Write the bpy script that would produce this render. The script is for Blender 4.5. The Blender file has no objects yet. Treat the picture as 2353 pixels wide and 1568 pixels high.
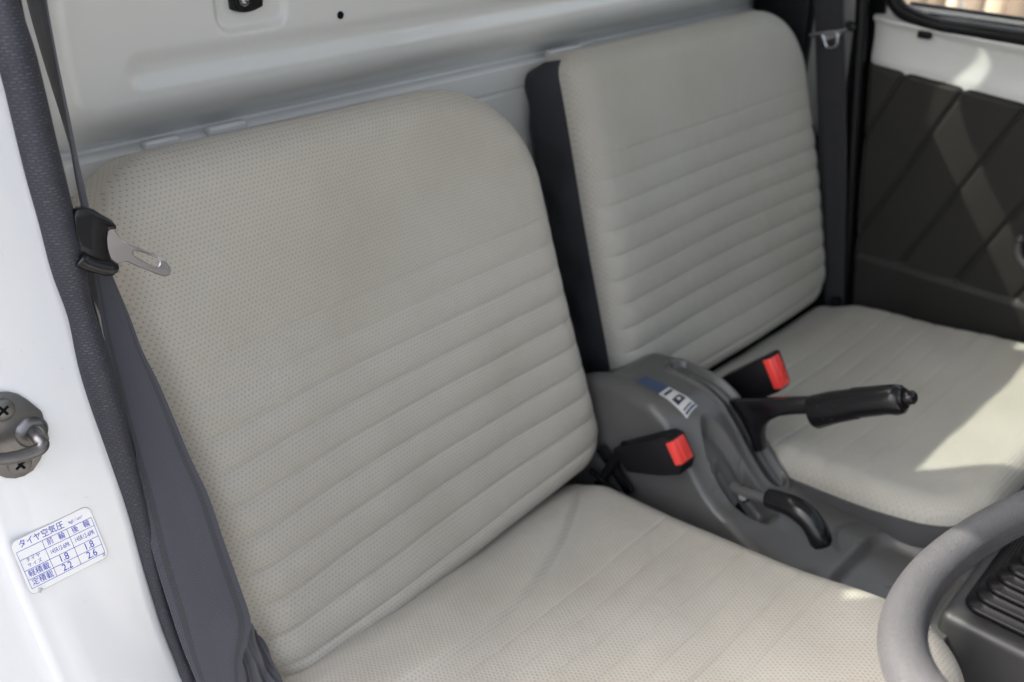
import bpy, bmesh, math, random
import numpy as np
from mathutils import Vector, Matrix
from mathutils.geometry import tessellate_polygon
random.seed(4); np.random.seed(4)
SC = bpy.context.scene
COL = SC.collection

# ------------------------------------------------------------------ camera
# vehicle axes: +X driver side, +Y forward, +Z up; origin at the seat bight, metres
W, H, F = 2353.0, 1568.0, 2296.0                       # size of the picture the pixel positions refer to
CAM = np.array([.932, .652, .784])
YAW, PIT, ROL = [math.radians(a) for a in (47.14, 28.31, 1.307)]
DV = np.array([-math.cos(PIT)*math.sin(YAW), -math.cos(PIT)*math.cos(YAW), -math.sin(PIT)])
RV = np.cross(DV, [0, 0, 1.]); RV /= np.linalg.norm(RV); UV_ = np.cross(RV, DV)
RV, UV_ = RV*math.cos(ROL)+UV_*math.sin(ROL), -RV*math.sin(ROL)+UV_*math.cos(ROL)
cd = bpy.data.cameras.new('camera'); cam = bpy.data.objects.new('camera', cd); COL.objects.link(cam)
cd.sensor_width = 36.0; cd.lens = F/W*36.0; cd.clip_start = .02; cd.clip_end = 400
m = Matrix(((RV[0], UV_[0], -DV[0], CAM[0]), (RV[1], UV_[1], -DV[1], CAM[1]), (RV[2], UV_[2], -DV[2], CAM[2]), (0, 0, 0, 1)))
cam.matrix_world = m
cd.dof.use_dof = True; cd.dof.focus_distance = .83; cd.dof.aperture_fstop = 5.0
SC.camera = cam

# ------------------------------------------------------------------ light
SUN = np.array([-.59, .81, -1.02]); SUN /= np.linalg.norm(SUN)     # direction the light travels
wd = bpy.data.worlds.new('World'); SC.world = wd; wd.use_nodes = True
nt = wd.node_tree; nt.nodes.clear()
sky = nt.nodes.new('ShaderNodeTexSky'); sky.sky_type = 'NISHITA'; sky.sun_disc = False
sky.sun_elevation = math.asin(-SUN[2]); sky.sun_rotation = math.atan2(-SUN[0], -SUN[1])
sky.air_density = .8; sky.dust_density = 6.0; sky.ozone_density = 0.0
bg = nt.nodes.new('ShaderNodeBackground'); bg.inputs[1].default_value = .15
wo = nt.nodes.new('ShaderNodeOutputWorld')
hs = nt.nodes.new('ShaderNodeHueSaturation'); hs.inputs['Saturation'].default_value = .48; nt.links.new(sky.outputs[0], hs.inputs['Color']); nt.links.new(hs.outputs[0], bg.inputs[0]); nt.links.new(bg.outputs[0], wo.inputs[0])
sl = bpy.data.lights.new('sun', 'SUN'); sl.energy = 2.0; sl.angle = math.radians(.5); sl.color = (1, .94, .84)
so = bpy.data.objects.new('sun', sl); COL.objects.link(so)
so.rotation_euler = Vector(SUN).to_track_quat('-Z', 'Y').to_euler(); so.location = (1, -2, 3)
vs = SC.view_settings; vs.view_transform = 'Standard'; vs.look = 'None'; vs.exposure = 2.38; vs.gamma = 1; vs.use_curve_mapping = False

# ------------------------------------------------------------------ pixel -> place
def ray(x, y): return DV + RV*(x-W/2)/F - UV_*(y-H/2)/F
def PL(x, y, n, c):
    v = ray(x, y); n = np.array(n, float); return CAM + v*((c-n@CAM)/(n@v))
def PX(x, y, v): return PL(x, y, (1, 0, 0), v)
def PY(x, y, v): return PL(x, y, (0, 1, 0), v)
def PZ(x, y, v): return PL(x, y, (0, 0, 1), v)
def hit(x, y, f, t0=.4, t1=2.2):                        # first point of the pixel's ray that lies under z = f(x, y)
    v = ray(x, y); a = t0; ts = np.linspace(t0, t1, 400)
    for t in ts:
        p = CAM+v*t
        if p[2] < f(p[0], p[1]): b = t; break
        a = t
    else: return CAM+v*t1
    for _ in range(30):
        c = (a+b)/2; p = CAM+v*c
        if p[2] < f(p[0], p[1]): b = c
        else: a = c
    return CAM+v*a

# ------------------------------------------------------------------ helpers
def tag(o, label=None, cat=None, group=None, kind=None):
    if label: o['label'] = label
    if cat: o['category'] = cat
    if group: o['group'] = group
    if kind: o['kind'] = kind
    return o
def empty(name, loc=(0, 0, 0)):
    o = bpy.data.objects.new(name, None); COL.objects.link(o); o.location = loc; o.empty_display_size = .05; return o
def link(name, me, mats, parent=None):
    o = bpy.data.objects.new(name, me); COL.objects.link(o)
    for mt in (mats if isinstance(mats, (list, tuple)) else [mats]): me.materials.append(mt)
    if parent is not None:
        o.parent = parent
        o.location = -Vector(parent.location) if parent.parent is None else (0, 0, 0)
    return o
def mesh(name, vs_, fs, mats, parent=None, smooth=True, uv=None, mi=None, sharp=None):
    me = bpy.data.meshes.new(name); me.from_pydata([tuple(map(float, v)) for v in vs_], [], fs)
    if smooth: me.polygons.foreach_set('use_smooth', [True]*len(me.polygons))
    if uv is not None:
        l = me.uv_layers.new(name='UVMap'); ix = np.empty(len(me.loops), int); me.loops.foreach_get('vertex_index', ix)
        l.data.foreach_set('uv', np.asarray(uv, float)[ix].ravel())
    if mi is not None: me.polygons.foreach_set('material_index', mi)
    if sharp: me.set_sharp_from_angle(angle=math.radians(sharp))
    me.update(); return link(name, me, mats, parent)
def frombm(name, bm, mats, parent=None, sharp=40, loc=None):
    bmesh.ops.recalc_face_normals(bm, faces=bm.faces)
    me = bpy.data.meshes.new(name); bm.to_mesh(me); bm.free()
    me.polygons.foreach_set('use_smooth', [True]*len(me.polygons)); me.set_sharp_from_angle(angle=math.radians(sharp))
    return link(name, me, mats, parent)
def gridfaces(nu, nv, wrap_v=False):
    fs = []
    for i in range(nu-1):
        for j in range(nv if wrap_v else nv-1):
            k = (j+1) % nv
            fs.append((i*nv+j, i*nv+k, (i+1)*nv+k, (i+1)*nv+j))
    return fs
def box(name, lo, hi, mat, parent=None, bev=.003, seg=3, rot=None):
    bm = bmesh.new(); bmesh.ops.create_cube(bm, size=1)
    lo = np.array(lo, float); hi = np.array(hi, float); c = (lo+hi)/2
    bmesh.ops.scale(bm, vec=Vector(hi-lo), verts=bm.verts)
    if bev: bmesh.ops.bevel(bm, geom=list(bm.edges), offset=bev, segments=seg, profile=.5, affect='EDGES')
    if rot is not None: bmesh.ops.transform(bm, matrix=rot.to_4x4(), verts=bm.verts)
    bmesh.ops.translate(bm, vec=Vector(c), verts=bm.verts)
    return frombm(name, bm, mat, parent, 50)
def smoothpath(pts, n):
    P = np.array(pts, float); k = len(P); t = np.linspace(0, k-1, n); out = []
    for s in t:
        i = min(int(s), k-2); f = s-i
        p0, p1, p2, p3 = P[max(i-1, 0)], P[i], P[i+1], P[min(i+2, k-1)]
        out.append(.5*((2*p1)+(-p0+p2)*f+(2*p0-5*p1+4*p2-p3)*f*f+(-p0+3*p1-3*p2+p3)*f**3))
    return np.array(out)
def tube(name, pts, rad, mat, parent=None, seg=16, caps=True, closed=False, flat=1.0, ref=(0, 0, 1.)):
    P = np.array(pts, float); n = len(P); R = np.full(n, rad) if np.isscalar(rad) else np.array(rad, float)
    V = []; uv = []; L = 0; ref = np.array(ref, float)
    for i in range(n):
        a = P[(i-1) % n] if closed or i > 0 else P[0]; b = P[(i+1) % n] if closed or i < n-1 else P[-1]
        tt = b-a; tt = tt/np.linalg.norm(tt)
        nn = np.cross(tt, ref); nn /= max(np.linalg.norm(nn), 1e-6); bb = np.cross(nn, tt)
        if i: L += np.linalg.norm(P[i]-P[i-1])
        for j in range(seg):
            q = 2*math.pi*j/seg; V.append(P[i]+R[i]*(nn*math.cos(q)+bb*math.sin(q)*flat)); uv.append((j/seg, L))
    fs = gridfaces(n, seg, True)
    if closed: fs += [((n-1)*seg+j, (n-1)*seg+(j+1) % seg, (j+1) % seg, j) for j in range(seg)]
    elif caps: fs += [tuple(range(seg))[::-1], tuple((n-1)*seg+j for j in range(seg))]
    o = mesh(name, V, fs, mat, parent, uv=uv, sharp=60); return o
def plate(name, pts, off, mat, parent=None, bev=.0, holes=(), seg=2):
    """planar outline pts (3D) swept by the vector off; optional holes"""
    off = np.array(off, float); loops = [np.array(pts, float)]+[np.array(h, float) for h in holes]
    tri = tessellate_polygon([[Vector(p) for p in l] for l in loops]); A = np.vstack(loops); n = len(A)
    bm = bmesh.new(); va = [bm.verts.new(p) for p in A]; vb = [bm.verts.new(p+off) for p in A]
    if len(loops) == 1:
        bm.faces.new(va); bm.faces.new(vb[::-1])
    else:
        for t in tri:
            bm.faces.new([va[i] for i in t]); bm.faces.new([vb[i] for i in t][::-1])
    s = 0
    for l in loops:
        k = len(l)
        for i in range(k):
            a, b = s+i, s+(i+1) % k; bm.faces.new((va[a], va[b], vb[b], vb[a]))
        s += k
    bmesh.ops.recalc_face_normals(bm, faces=bm.faces)
    if bev:
        ed = [e for e in bm.edges if len(e.link_faces) == 2 and e.calc_face_angle(0) > math.radians(50)]
        bmesh.ops.bevel(bm, geom=ed, offset=bev, segments=seg, profile=.5, affect='EDGES', clamp_overlap=True)
    return frombm(name, bm, mat, parent, 35)
def ribbon(name, L, R, th, mat, parent=None, n=60):
    """webbing between two edge paths, with thickness"""
    L = smoothpath(L, n); R = smoothpath(R, n); m_ = 9; V = []; uv = []; s = 0
    for i in range(n):
        if i: s += np.linalg.norm((L[i]+R[i]-L[i-1]-R[i-1])/2)
        t = (L[min(i+1, n-1)]+R[min(i+1, n-1)])-(L[max(i-1, 0)]+R[max(i-1, 0)]); wv = R[i]-L[i]
        nn = np.cross(t, wv); nn /= max(np.linalg.norm(nn), 1e-9)
        for sd in (1, -1):
            for j in range(m_):
                u = j/(m_-1) if sd == 1 else 1-j/(m_-1)
                e = 1-abs(2*u-1)**6*.7
                V.append(L[i]+wv*u+nn*sd*th/2*e); uv.append((u, s))
    k = 2*m_; fs = gridfaces(n, k, True)+[tuple(range(k))[::-1], tuple((n-1)*k+j for j in range(k))]
    return mesh(name, V, fs, mat, parent, uv=uv, sharp=70)
def sst(a, b, x): t = np.clip((x-a)/(b-a), 0, 1); return t*t*(3-2*t)
def sdbox(x, y, cx, cy, hx, hy, r):
    qx = np.abs(x-cx)-hx+r; qy = np.abs(y-cy)-hy+r
    return np.minimum(np.maximum(qx, qy), 0)+np.hypot(np.maximum(qx, 0), np.maximum(qy, 0))-r

# ------------------------------------------------------------------ materials
class NT:
    def __init__(s, name):
        s.m = bpy.data.materials.new(name); s.m.use_nodes = True; s.t = s.m.node_tree; s.b = s.t.nodes['Principled BSDF']
    def n(s, typ, **kw):
        o = s.t.nodes.new(typ)
        for k, v in kw.items(): setattr(o, k, v)
        return o
    def l(s, a, b): s.t.links.new(a, b)
    def val(s, sock, v):
        if hasattr(v, 'links') or isinstance(v, bpy.types.NodeSocket): s.l(v, sock)
        else: sock.default_value = v
    def math(s, op, a, b=0.0, c=None):
        o = s.n('ShaderNodeMath', operation=op); s.val(o.inputs[0], a); s.val(o.inputs[1], b)
        if c is not None: s.val(o.inputs[2], c)
        return o.outputs[0]
    def vec(s, op, a, b=(0, 0, 0)):
        o = s.n('ShaderNodeVectorMath', operation=op); s.val(o.inputs[0], a); s.val(o.inputs[1], b)
        return o.outputs['Value' if op in ('LENGTH', 'DISTANCE', 'DOT_PRODUCT') else 'Vector']
    def noise(s, scale, detail=4, rough=.55, vec=None, out='Fac'):
        o = s.n('ShaderNodeTexNoise'); o.inputs['Scale'].default_value = scale; o.inputs['Detail'].default_value = detail; o.inputs['Roughness'].default_value = rough
        if vec is None: vec = s.n('ShaderNodeTexCoord').outputs['Object']
        s.l(vec, o.inputs['Vector']); return o.outputs[out]
    def ramp(s, f, a, b, c0=(0, 0, 0, 1), c1=(1, 1, 1, 1)):
        o = s.n('ShaderNodeValToRGB'); o.color_ramp.elements[0].position = a; o.color_ramp.elements[1].position = b
        o.color_ramp.elements[0].color = c0; o.color_ramp.elements[1].color = c1; s.l(f, o.inputs[0]); return o.outputs[0]
    def mix(s, f, a, b, mode='MIX'):
        o = s.n('ShaderNodeMix', data_type='RGBA', blend_type=mode); s.val(o.inputs[0], f)
        for k, v in ((6, a), (7, b)): s.val(o.inputs[k], v if not isinstance(v, tuple) else (v+(1,) if len(v) == 3 else v))
        return o.outputs[2]
    def bump(s, h, strength=.3, dist=.001, prev=None):
        o = s.n('ShaderNodeBump'); o.inputs['Strength'].default_value = strength; o.inputs['Distance'].default_value = dist; s.l(h, o.inputs['Height'])
        if prev is not None: s.l(prev, o.inputs['Normal'])
        return o.outputs[0]
    def set(s, col=None, rough=None, metal=None, normal=None, **kw):
        for k, v in (('Base Color', col), ('Roughness', rough), ('Metallic', metal), ('Normal', normal)):
            if v is None: continue
            if isinstance(v, tuple) and len(v) == 3: v = v+(1,)
            s.val(s.b.inputs[k], v)
        for k, v in kw.items(): s.val(s.b.inputs[k.replace('_', ' ')], v)
        return s.m
def srgb(r, g, b): return tuple(((c/255)/12.92 if c/255 < .04045 else ((c/255+.055)/1.055)**2.4) for c in (r, g, b))

def m_fabric(name, col, pitch=.0052, dark=.45):
    t = NT(name); uv = t.n('ShaderNodeUVMap').outputs[0]
    p = t.vec('MULTIPLY', uv, (1/pitch, 1/(pitch*1.732), 0))
    wob = t.n('ShaderNodeTexNoise'); wob.inputs['Scale'].default_value = 12; t.l(uv, wob.inputs['Vector'])
    p = t.vec('ADD', p, t.vec('MULTIPLY', wob.outputs['Color'], (.5, .3, 0)))
    ds = []
    for off in ((0, 0, 0), (.5, .5, 0)):
        q = t.vec('FRACTION', t.vec('ADD', p, off)); q = t.vec('SUBTRACT', q, (.5, .5, 0)); q = t.vec('MULTIPLY', q, (1, 1.732, 0)); ds.append(t.vec('LENGTH', q))
    d = t.math('MINIMUM', ds[0], ds[1])
    hole = t.ramp(d, .08, .22)                                # 0 in the perforation
    puff = t.ramp(d, .05, .55)
    soil = t.ramp(t.noise(5, 5, .6), .38, .72); soil2 = t.ramp(t.noise(13, 6, .7), .52, .74)
    base = t.mix(soil, col, tuple(c*.89*k for c, k in zip(col, (1.01, .99, .95))))
    base = t.mix(t.math('MULTIPLY', soil2, .2), base, tuple(c*k for c, k in zip(col, (.80, .76, .70))))
    thr = t.mix(hole, tuple(c*dark for c in col), (1, 1, 1)); base2 = t.mix(1.0, base, t.mix(hole, (dark, dark, dark*.98), (1, 1, 1)), 'MULTIPLY')
    fine = t.noise(900, 2)
    wr = t.noise(16, 3, .5); wr.node.inputs['Distortion'].default_value = 1.2
    n0 = t.bump(wr, .22, .006); n1 = t.bump(puff, .45, .0011, n0); n2 = t.bump(fine, .25, .0003, n1)
    t.set(base2, .72, 0, n2); t.b.inputs['Specular IOR Level'].default_value = .35
    t.b.inputs['Sheen Weight'].default_value = .15
    return t.m
def m_plastic(name, col, rough=.5, grain=700, gs=.2, dirt=.15, spec=.5):
    t = NT(name); n = t.noise(grain, 2, .5); big = t.ramp(t.noise(14, 5, .65), .35, .75)
    c = t.mix(t.math('MULTIPLY', big, dirt), col, tuple(x*1.5+.02 for x in col))
    r = t.n('ShaderNodeMapRange'); t.l(big, r.inputs[0]); r.inputs[3].default_value = rough-.06; r.inputs[4].default_value = rough+.1
    t.set(c, r.outputs[0], 0, t.bump(n, gs, .0004)); t.b.inputs['Specular IOR Level'].default_value = spec; return t.m
def m_paint(name, col, rough=.22, dirt=.12):
    t = NT(name); big = t.ramp(t.noise(7, 6, .65), .45, .8); sp = t.ramp(t.noise(420, 2, .5), .70, .76); sm = t.ramp(t.noise(30, 5, .7), .5, .72)
    c = t.mix(t.math('MULTIPLY', big, dirt), col, tuple(a*b for a, b in zip(col, (.72, .70, .64))))
    c = t.mix(t.math('MULTIPLY', t.math('MULTIPLY', sp, sm), .5), c, (.16, .14, .11))
    orange = t.noise(260, 2)
    t.set(c, t.math('ADD', t.math('MULTIPLY', sm, .03), rough), 0, t.bump(t.noise(9, 3), .12, .004, t.bump(orange, .05, .0004)))
    t.b.inputs['Coat Weight'].default_value = .4; t.b.inputs['Coat Roughness'].default_value = .08; return t.m
def m_metal(name, col=(.62, .62, .63), rough=.28):
    t = NT(name); n = t.noise(160, 4, .6)
    t.set(col, t.math('ADD', t.math('MULTIPLY', n, .10), rough-.04), 1); return t.m
def m_web(name, col):
    t = NT(name); uv = t.n('ShaderNodeUVMap').outputs[0]; sx = t.n('ShaderNodeSeparateXYZ'); t.l(uv, sx.inputs[0])
    u, v = sx.outputs[0], sx.outputs[1]
    tri = t.math('PINGPONG', u, .25); ph = t.math('ADD', t.math('MULTIPLY', v, 2000.0), t.math('MULTIPLY', tri, 190.0))
    w = t.math('SINE', ph); warp = t.math('SINE', t.math('MULTIPLY', u, 260.0)); h = t.math('ADD', t.math('MULTIPLY', w, .6), t.math('MULTIPLY', warp, .4))
    edge = t.math('GREATER_THAN', t.math('ABSOLUTE', t.math('SUBTRACT', t.math('ABSOLUTE', t.math('SUBTRACT', u, .5)), .37)), .045)
    c = t.mix(t.math('MULTIPLY', t.math('ADD', h, 1.0), .38), tuple(x*.85 for x in col), tuple(x*1.25 for x in col))
    c = t.mix(edge, tuple(x*.62 for x in col), c)
    t.set(c, .62, 0, t.bump(h, .45, .0005)); t.b.inputs['Sheen Weight'].default_value = .3; return t.m
def m_strip(name, col):
    t = NT(name); uv = t.n('ShaderNodeUVMap').outputs[0]
    br = t.n('ShaderNodeTexBrick'); t.l(t.vec('MULTIPLY', uv, (14, 260, 1)), br.inputs['Vector'])
    br.inputs['Scale'].default_value = 1; br.inputs['Mortar Size'].default_value = .18; br.inputs['Brick Width'].default_value = 1.0; br.inputs['Row Height'].default_value = .6
    br.inputs['Color1'].default_value = (1, 1, 1, 1); br.inputs['Color2'].default_value = (.25, .25, .25, 1); br.inputs['Mortar'].default_value = (0, 0, 0, 1)
    n = t.noise(300, 3)
    fleck = t.math('MULTIPLY', br.outputs[0], t.ramp(n, .30, .75))
    c = t.mix(fleck, col, tuple(x*3.4+.02 for x in col))
    t.set(c, .6, 0, t.bump(br.outputs[0], .6, .0008)); return t.m
def m_leather(name, col):
    t = NT(name); vo = t.n('ShaderNodeTexVoronoi'); vo.feature = 'DISTANCE_TO_EDGE'; vo.inputs['Scale'].default_value = 620
    t.l(t.n('ShaderNodeTexCoord').outputs['Object'], vo.inputs['Vector'])
    wear = t.ramp(t.noise(16, 5, .6), .35, .7)
    c = t.mix(wear, col, tuple(x*1.18 for x in col))
    t.set(c, t.math('ADD', t.math('MULTIPLY', wear, -.1), .46), 0, t.bump(t.ramp(vo.outputs['Distance'], 0, .3), .6, .0006)); return t.m

M = {}
FAB = (.415, .392, .348)
M['fabric'] = m_fabric('seat_fabric', FAB, .0047, .64)
M['fabric_far'] = m_fabric('seat_fabric_far', (.405, .390, .352), .0050, .85)
M['side'] = m_plastic('seat_side_cloth', (.034, .034, .041), .75, 500, .4, .2, .25)
M['grey'] = m_plastic('console_plastic', (.078, .077, .075), .33, 700, .4, .3)
M['skirt'] = m_plastic('seat_skirt_vinyl', (.060, .059, .061), .5, 600, .3, .2)
M['black'] = m_plastic('black_plastic', (.006, .006, .0075), .22, 900, .12, .05, .4)
M['blackmatt'] = m_plastic('black_trim', (.005, .005, .0065), .5, 700, .3, .08, .25)
M['rubber'] = m_plastic('black_rubber', (.0035, .0035, .0048), .34, 500, .2, .05, .25)
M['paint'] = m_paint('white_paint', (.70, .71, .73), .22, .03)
M['paint_dim'] = m_paint('dimmed_white_paint', (.57, .575, .57), .24, .08)  # the jamb's white paint, darkened to stand in for the dimmer cab interior
M['metal'] = m_metal('steel', (.30, .30, .31), .18)
M['bright'] = m_metal('bright_steel', (.46, .46, .48), .2)
M['metald'] = m_metal('worn_dark_steel', (.17, .168, .17), .38)
M['web'] = m_web('belt_webbing', (.046, .048, .065))
M['webdark'] = m_web('belt_webbing_dark', (.010, .010, .0145))
M['strip'] = m_strip('weatherstrip_weave', (.020, .021, .030))
M['wheel'] = m_leather('wheel_skin', (.058, .058, .062))
M['red'] = m_plastic('red_button', (.80, .06, .05), .3, 500, .1, .05)
M['trim'] = m_plastic('door_trim_vinyl', (.021, .020, .0185), .5, 650, .35, .08, .25)
M['blue'] = m_plastic('blue_label', (.035, .06, .12), .45, 400, .05, .1)
M['white'] = m_plastic('white_label', (.50, .50, .49), .4, 400, .05, .1)
M['ink'] = m_plastic('blue_ink', (.045, .06, .50), .5, 400, .0, .0)
M['inkd'] = m_plastic('dark_ink', (.02, .03, .05), .5, 400, .0, .0)
M['film'] = m_plastic('sticker_film', (.80, .81, .82), .25, 300, .0, .03)
M['filmedge'] = m_plastic('sticker_edge', (.42, .42, .42), .5, 300, .0, .1)
M['liner'] = m_plastic('headliner_vinyl', (.80, .80, .78), .6, 300, .1, .05)
M['hole'] = m_plastic('dark_hole', (.004, .004, .005), .8, 300, 0, 0, .1)
M['floor'] = m_plastic('floor_mat', (.03, .03, .032), .8, 300, .4, .2)

# ================================================================== ground and cab shell
GZ = -.82
def m_ground():
    t = NT('ground_gravel'); a = t.noise(2.2, 6, .65); b = t.noise(90, 4, .7)
    c = t.mix(t.ramp(a, .35, .7), (.13, .12, .11), (.18, .17, .155)); c = t.mix(t.ramp(b, .4, .7), c, (.09, .085, .08))
    t.set(c, .9, 0, t.bump(b, .6, .01)); return t.m
tag(mesh('ground', [(-60, -60, GZ), (60, -60, GZ), (60, 60, GZ), (-60, 60, GZ)], [(0, 1, 2, 3)], m_ground()), 'pale gravel yard under the truck', kind='structure')

# ---- rear wall: raised pad over a flange, swage, recess
def wall_y(x, z):
    pad = sdbox(x, z, -.045, 1.02, .60, .495, .02)                # raised area, lower edge z = .525
    y = -.238-.046*np.clip((pad+.008)/.052, 0, 1)**1.7
    sw = sdbox(x, z, -.10, .5575, .598, .0125, .0125)
    y = y-.0050*sst(.008, -.011, sw)
    rc = sdbox(x, z, .362, .655, .040, .075, .016)
    y = y-.006*sst(.004, -.005, rc)
    # flange strip and seam below the overhang
    y = y+.022*sst(.4795, .4775, z)-.003*sst(.4475, .4460, z)+.0035*sst(.4435, .442, z)
    return y
WT = .763                                                        # lower edge of the rear window
xs = np.unique(np.concatenate([np.linspace(-.72, .72, 260), np.linspace(.53, .60, 40), np.linspace(.48, .52, 20), np.linspace(.30, .42, 40)]))
zs = np.unique(np.concatenate([np.linspace(-.30, .43, 24), np.linspace(.43, .62, 110), np.linspace(.62, WT, 24)]))
XX, ZZ = np.meshgrid(xs, zs, indexing='ij'); ZZ = np.where(ZZ > .62, .62+(ZZ-.62)*((WT-.041*sst(-.19, -.215, XX))-.62)/(WT-.62), ZZ); YY = wall_y(XX, ZZ)  # sill shape made up: lowered at the passenger side to widen the sun streak
wall = mesh('cab_rear_wall', np.stack([XX, YY, ZZ], -1).reshape(-1, 3), gridfaces(len(xs), len(zs)), M['paint_dim'])
tag(wall, 'white painted metal rear wall of the cab behind the seats', kind='structure')
def wallP(px, py):
    y = -.24
    for _ in range(12): p = PY(px, py, y); y = float(wall_y(p[0], p[2]))
    return p
# flange tabs along the seam
for (pa, pb_) in (((328, 340), (406, 309)), ((474, 300), (560, 274)), ((1256, 138), (1332, 100)), ((1440, 96), (1500, 76)), ((1560, 70), (1640, 48)), ((1650, 50), (1690, 36))):
    p, q = PY(*pa, -.262), PY(*pb_, -.262)
    box('flange_tab', (min(p[0], q[0]), -.268, min(p[2], q[2])-.008), (max(p[0], q[0]), -.2555, max(p[2], q[2])), M['paint_dim'], wall, .003, 3)
# dark screw hole
c = wallP(782, 35)
tube('screw_hole', [c+np.array([0, -.003, 0]), c+np.array([0, .0007, 0])], .0042, M['hole'], wall, 20)
# window surround and roof above the wall
for (nm, lo, hi) in (('window_post', (-.72, -.31, WT), (-.61, -.255, 1.06)), ('window_post', (.61, -.31, WT), (.72, -.255, 1.06)), ('window_header', (-.61, -.31, 1.0), (.61, -.255, 1.06))):
    box(nm, lo, hi, M['paint_dim'], wall, .008, 2)
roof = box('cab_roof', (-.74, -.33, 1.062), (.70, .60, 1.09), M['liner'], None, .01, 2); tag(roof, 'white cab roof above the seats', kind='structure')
box('roof_rail', (.62, -.25, 1.0), (.68, .60, 1.0605), M['paint_dim'], roof, .01, 2)
box('roof_rail', (-.73, -.25, 1.0), (-.69, .60, 1.0605), M['paint_dim'], roof, .01, 2)
floor = box('cab_floor', (-.70, -.36, -.34), (.66, 1.1, -.31), M['floor'], None, .004, 1); tag(floor, 'dark rubber cab floor', kind='structure')
eb = box('engine_cover', (-.64, -.255, -.309), (.56, .40, -.13), M['floor'], floor, .01, 2)
# cowl, dashboard and windscreen pillars in front, out of the picture
fr = box('cab_front', (-.72, 1.02, -.31), (.72, 1.07, .42), M['paint_dim'], None, .01, 2); tag(fr, 'cab front below the windscreen', kind='structure')
for s in (-1, 1): tube('windscreen_pillar', [(s*.69, 1.03, .42), (s*.67, .82, .78), (s*.64, .61, 1.05)], .028, M['paint_dim'], fr, 10)
def m_glass(name, tint):
    gl = NT(name); tr0 = gl.n('ShaderNodeBsdfTransparent'); tr0.inputs[0].default_value = tint+(1,); gs0 = gl.n('ShaderNodeBsdfGlossy'); gs0.inputs['Roughness'].default_value = .02
    mx = gl.n('ShaderNodeMixShader'); mx.inputs[0].default_value = .06; gl.l(tr0.outputs[0], mx.inputs[1]); gl.l(gs0.outputs[0], mx.inputs[2])
    gl.l(mx.outputs[0], gl.t.nodes['Material Output'].inputs['Surface']); return gl.m
gl_ = m_glass('dimming_glass', (.46, .49, .465)); gside = m_glass('side_glass', (.86, .89, .87))  # unseen windscreen and rear panes added, tint deepened to dim incoming light
mesh('rear_window_glass', [(-.62, -.29, .70), (.62, -.29, .70), (.62, -.29, 1.02), (-.62, -.29, 1.02)], [(0, 1, 2, 3)], gl_, wall, smooth=False)
mesh('windscreen', [(-.68, 1.03, .42), (.68, 1.03, .42), (.63, .61, 1.06), (-.63, .61, 1.06)], [(0, 1, 2, 3)], gl_, fr, smooth=False)
box('dashboard', (-.68, .80, .18), (.68, 1.018, .40), M['grey'], fr, .03, 3)

# unseen panels added behind the rear window, shaped to cut the sunlight into patches
gd = empty('sun_cutter', (0, -.36, .3)); tag(gd, 'added panels out of view behind the rear window that cut the sunlight', 'sun cutter')
def gplate(pts): plate('sun_cutter_panel', [(x, -.38, z) for x, z in pts], (0, .012, 0), M['paint_dim'], gd, .002)
gplate([(-.80, .2), (-.352, .2), (-.355, .93), (-.349, .97), (-.335, 1.05), (-.325, 1.12), (-.325, 1.3), (-.80, 1.3)])
gplate([(-.312, 1.30), (-.312, 1.05), (-.320, 1.02), (-.324, 1.0), (-.312, .985), (-.290, .975), (-.15, .968), (-.15, 1.30)])
gplate([(.337, .2), (.80, .2), (.80, 1.30), (.640, 1.30), (.638, .985), (.630, .968), (.612, .968), (.603, .985), (.600, 1.30), (.337, 1.30)])

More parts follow.
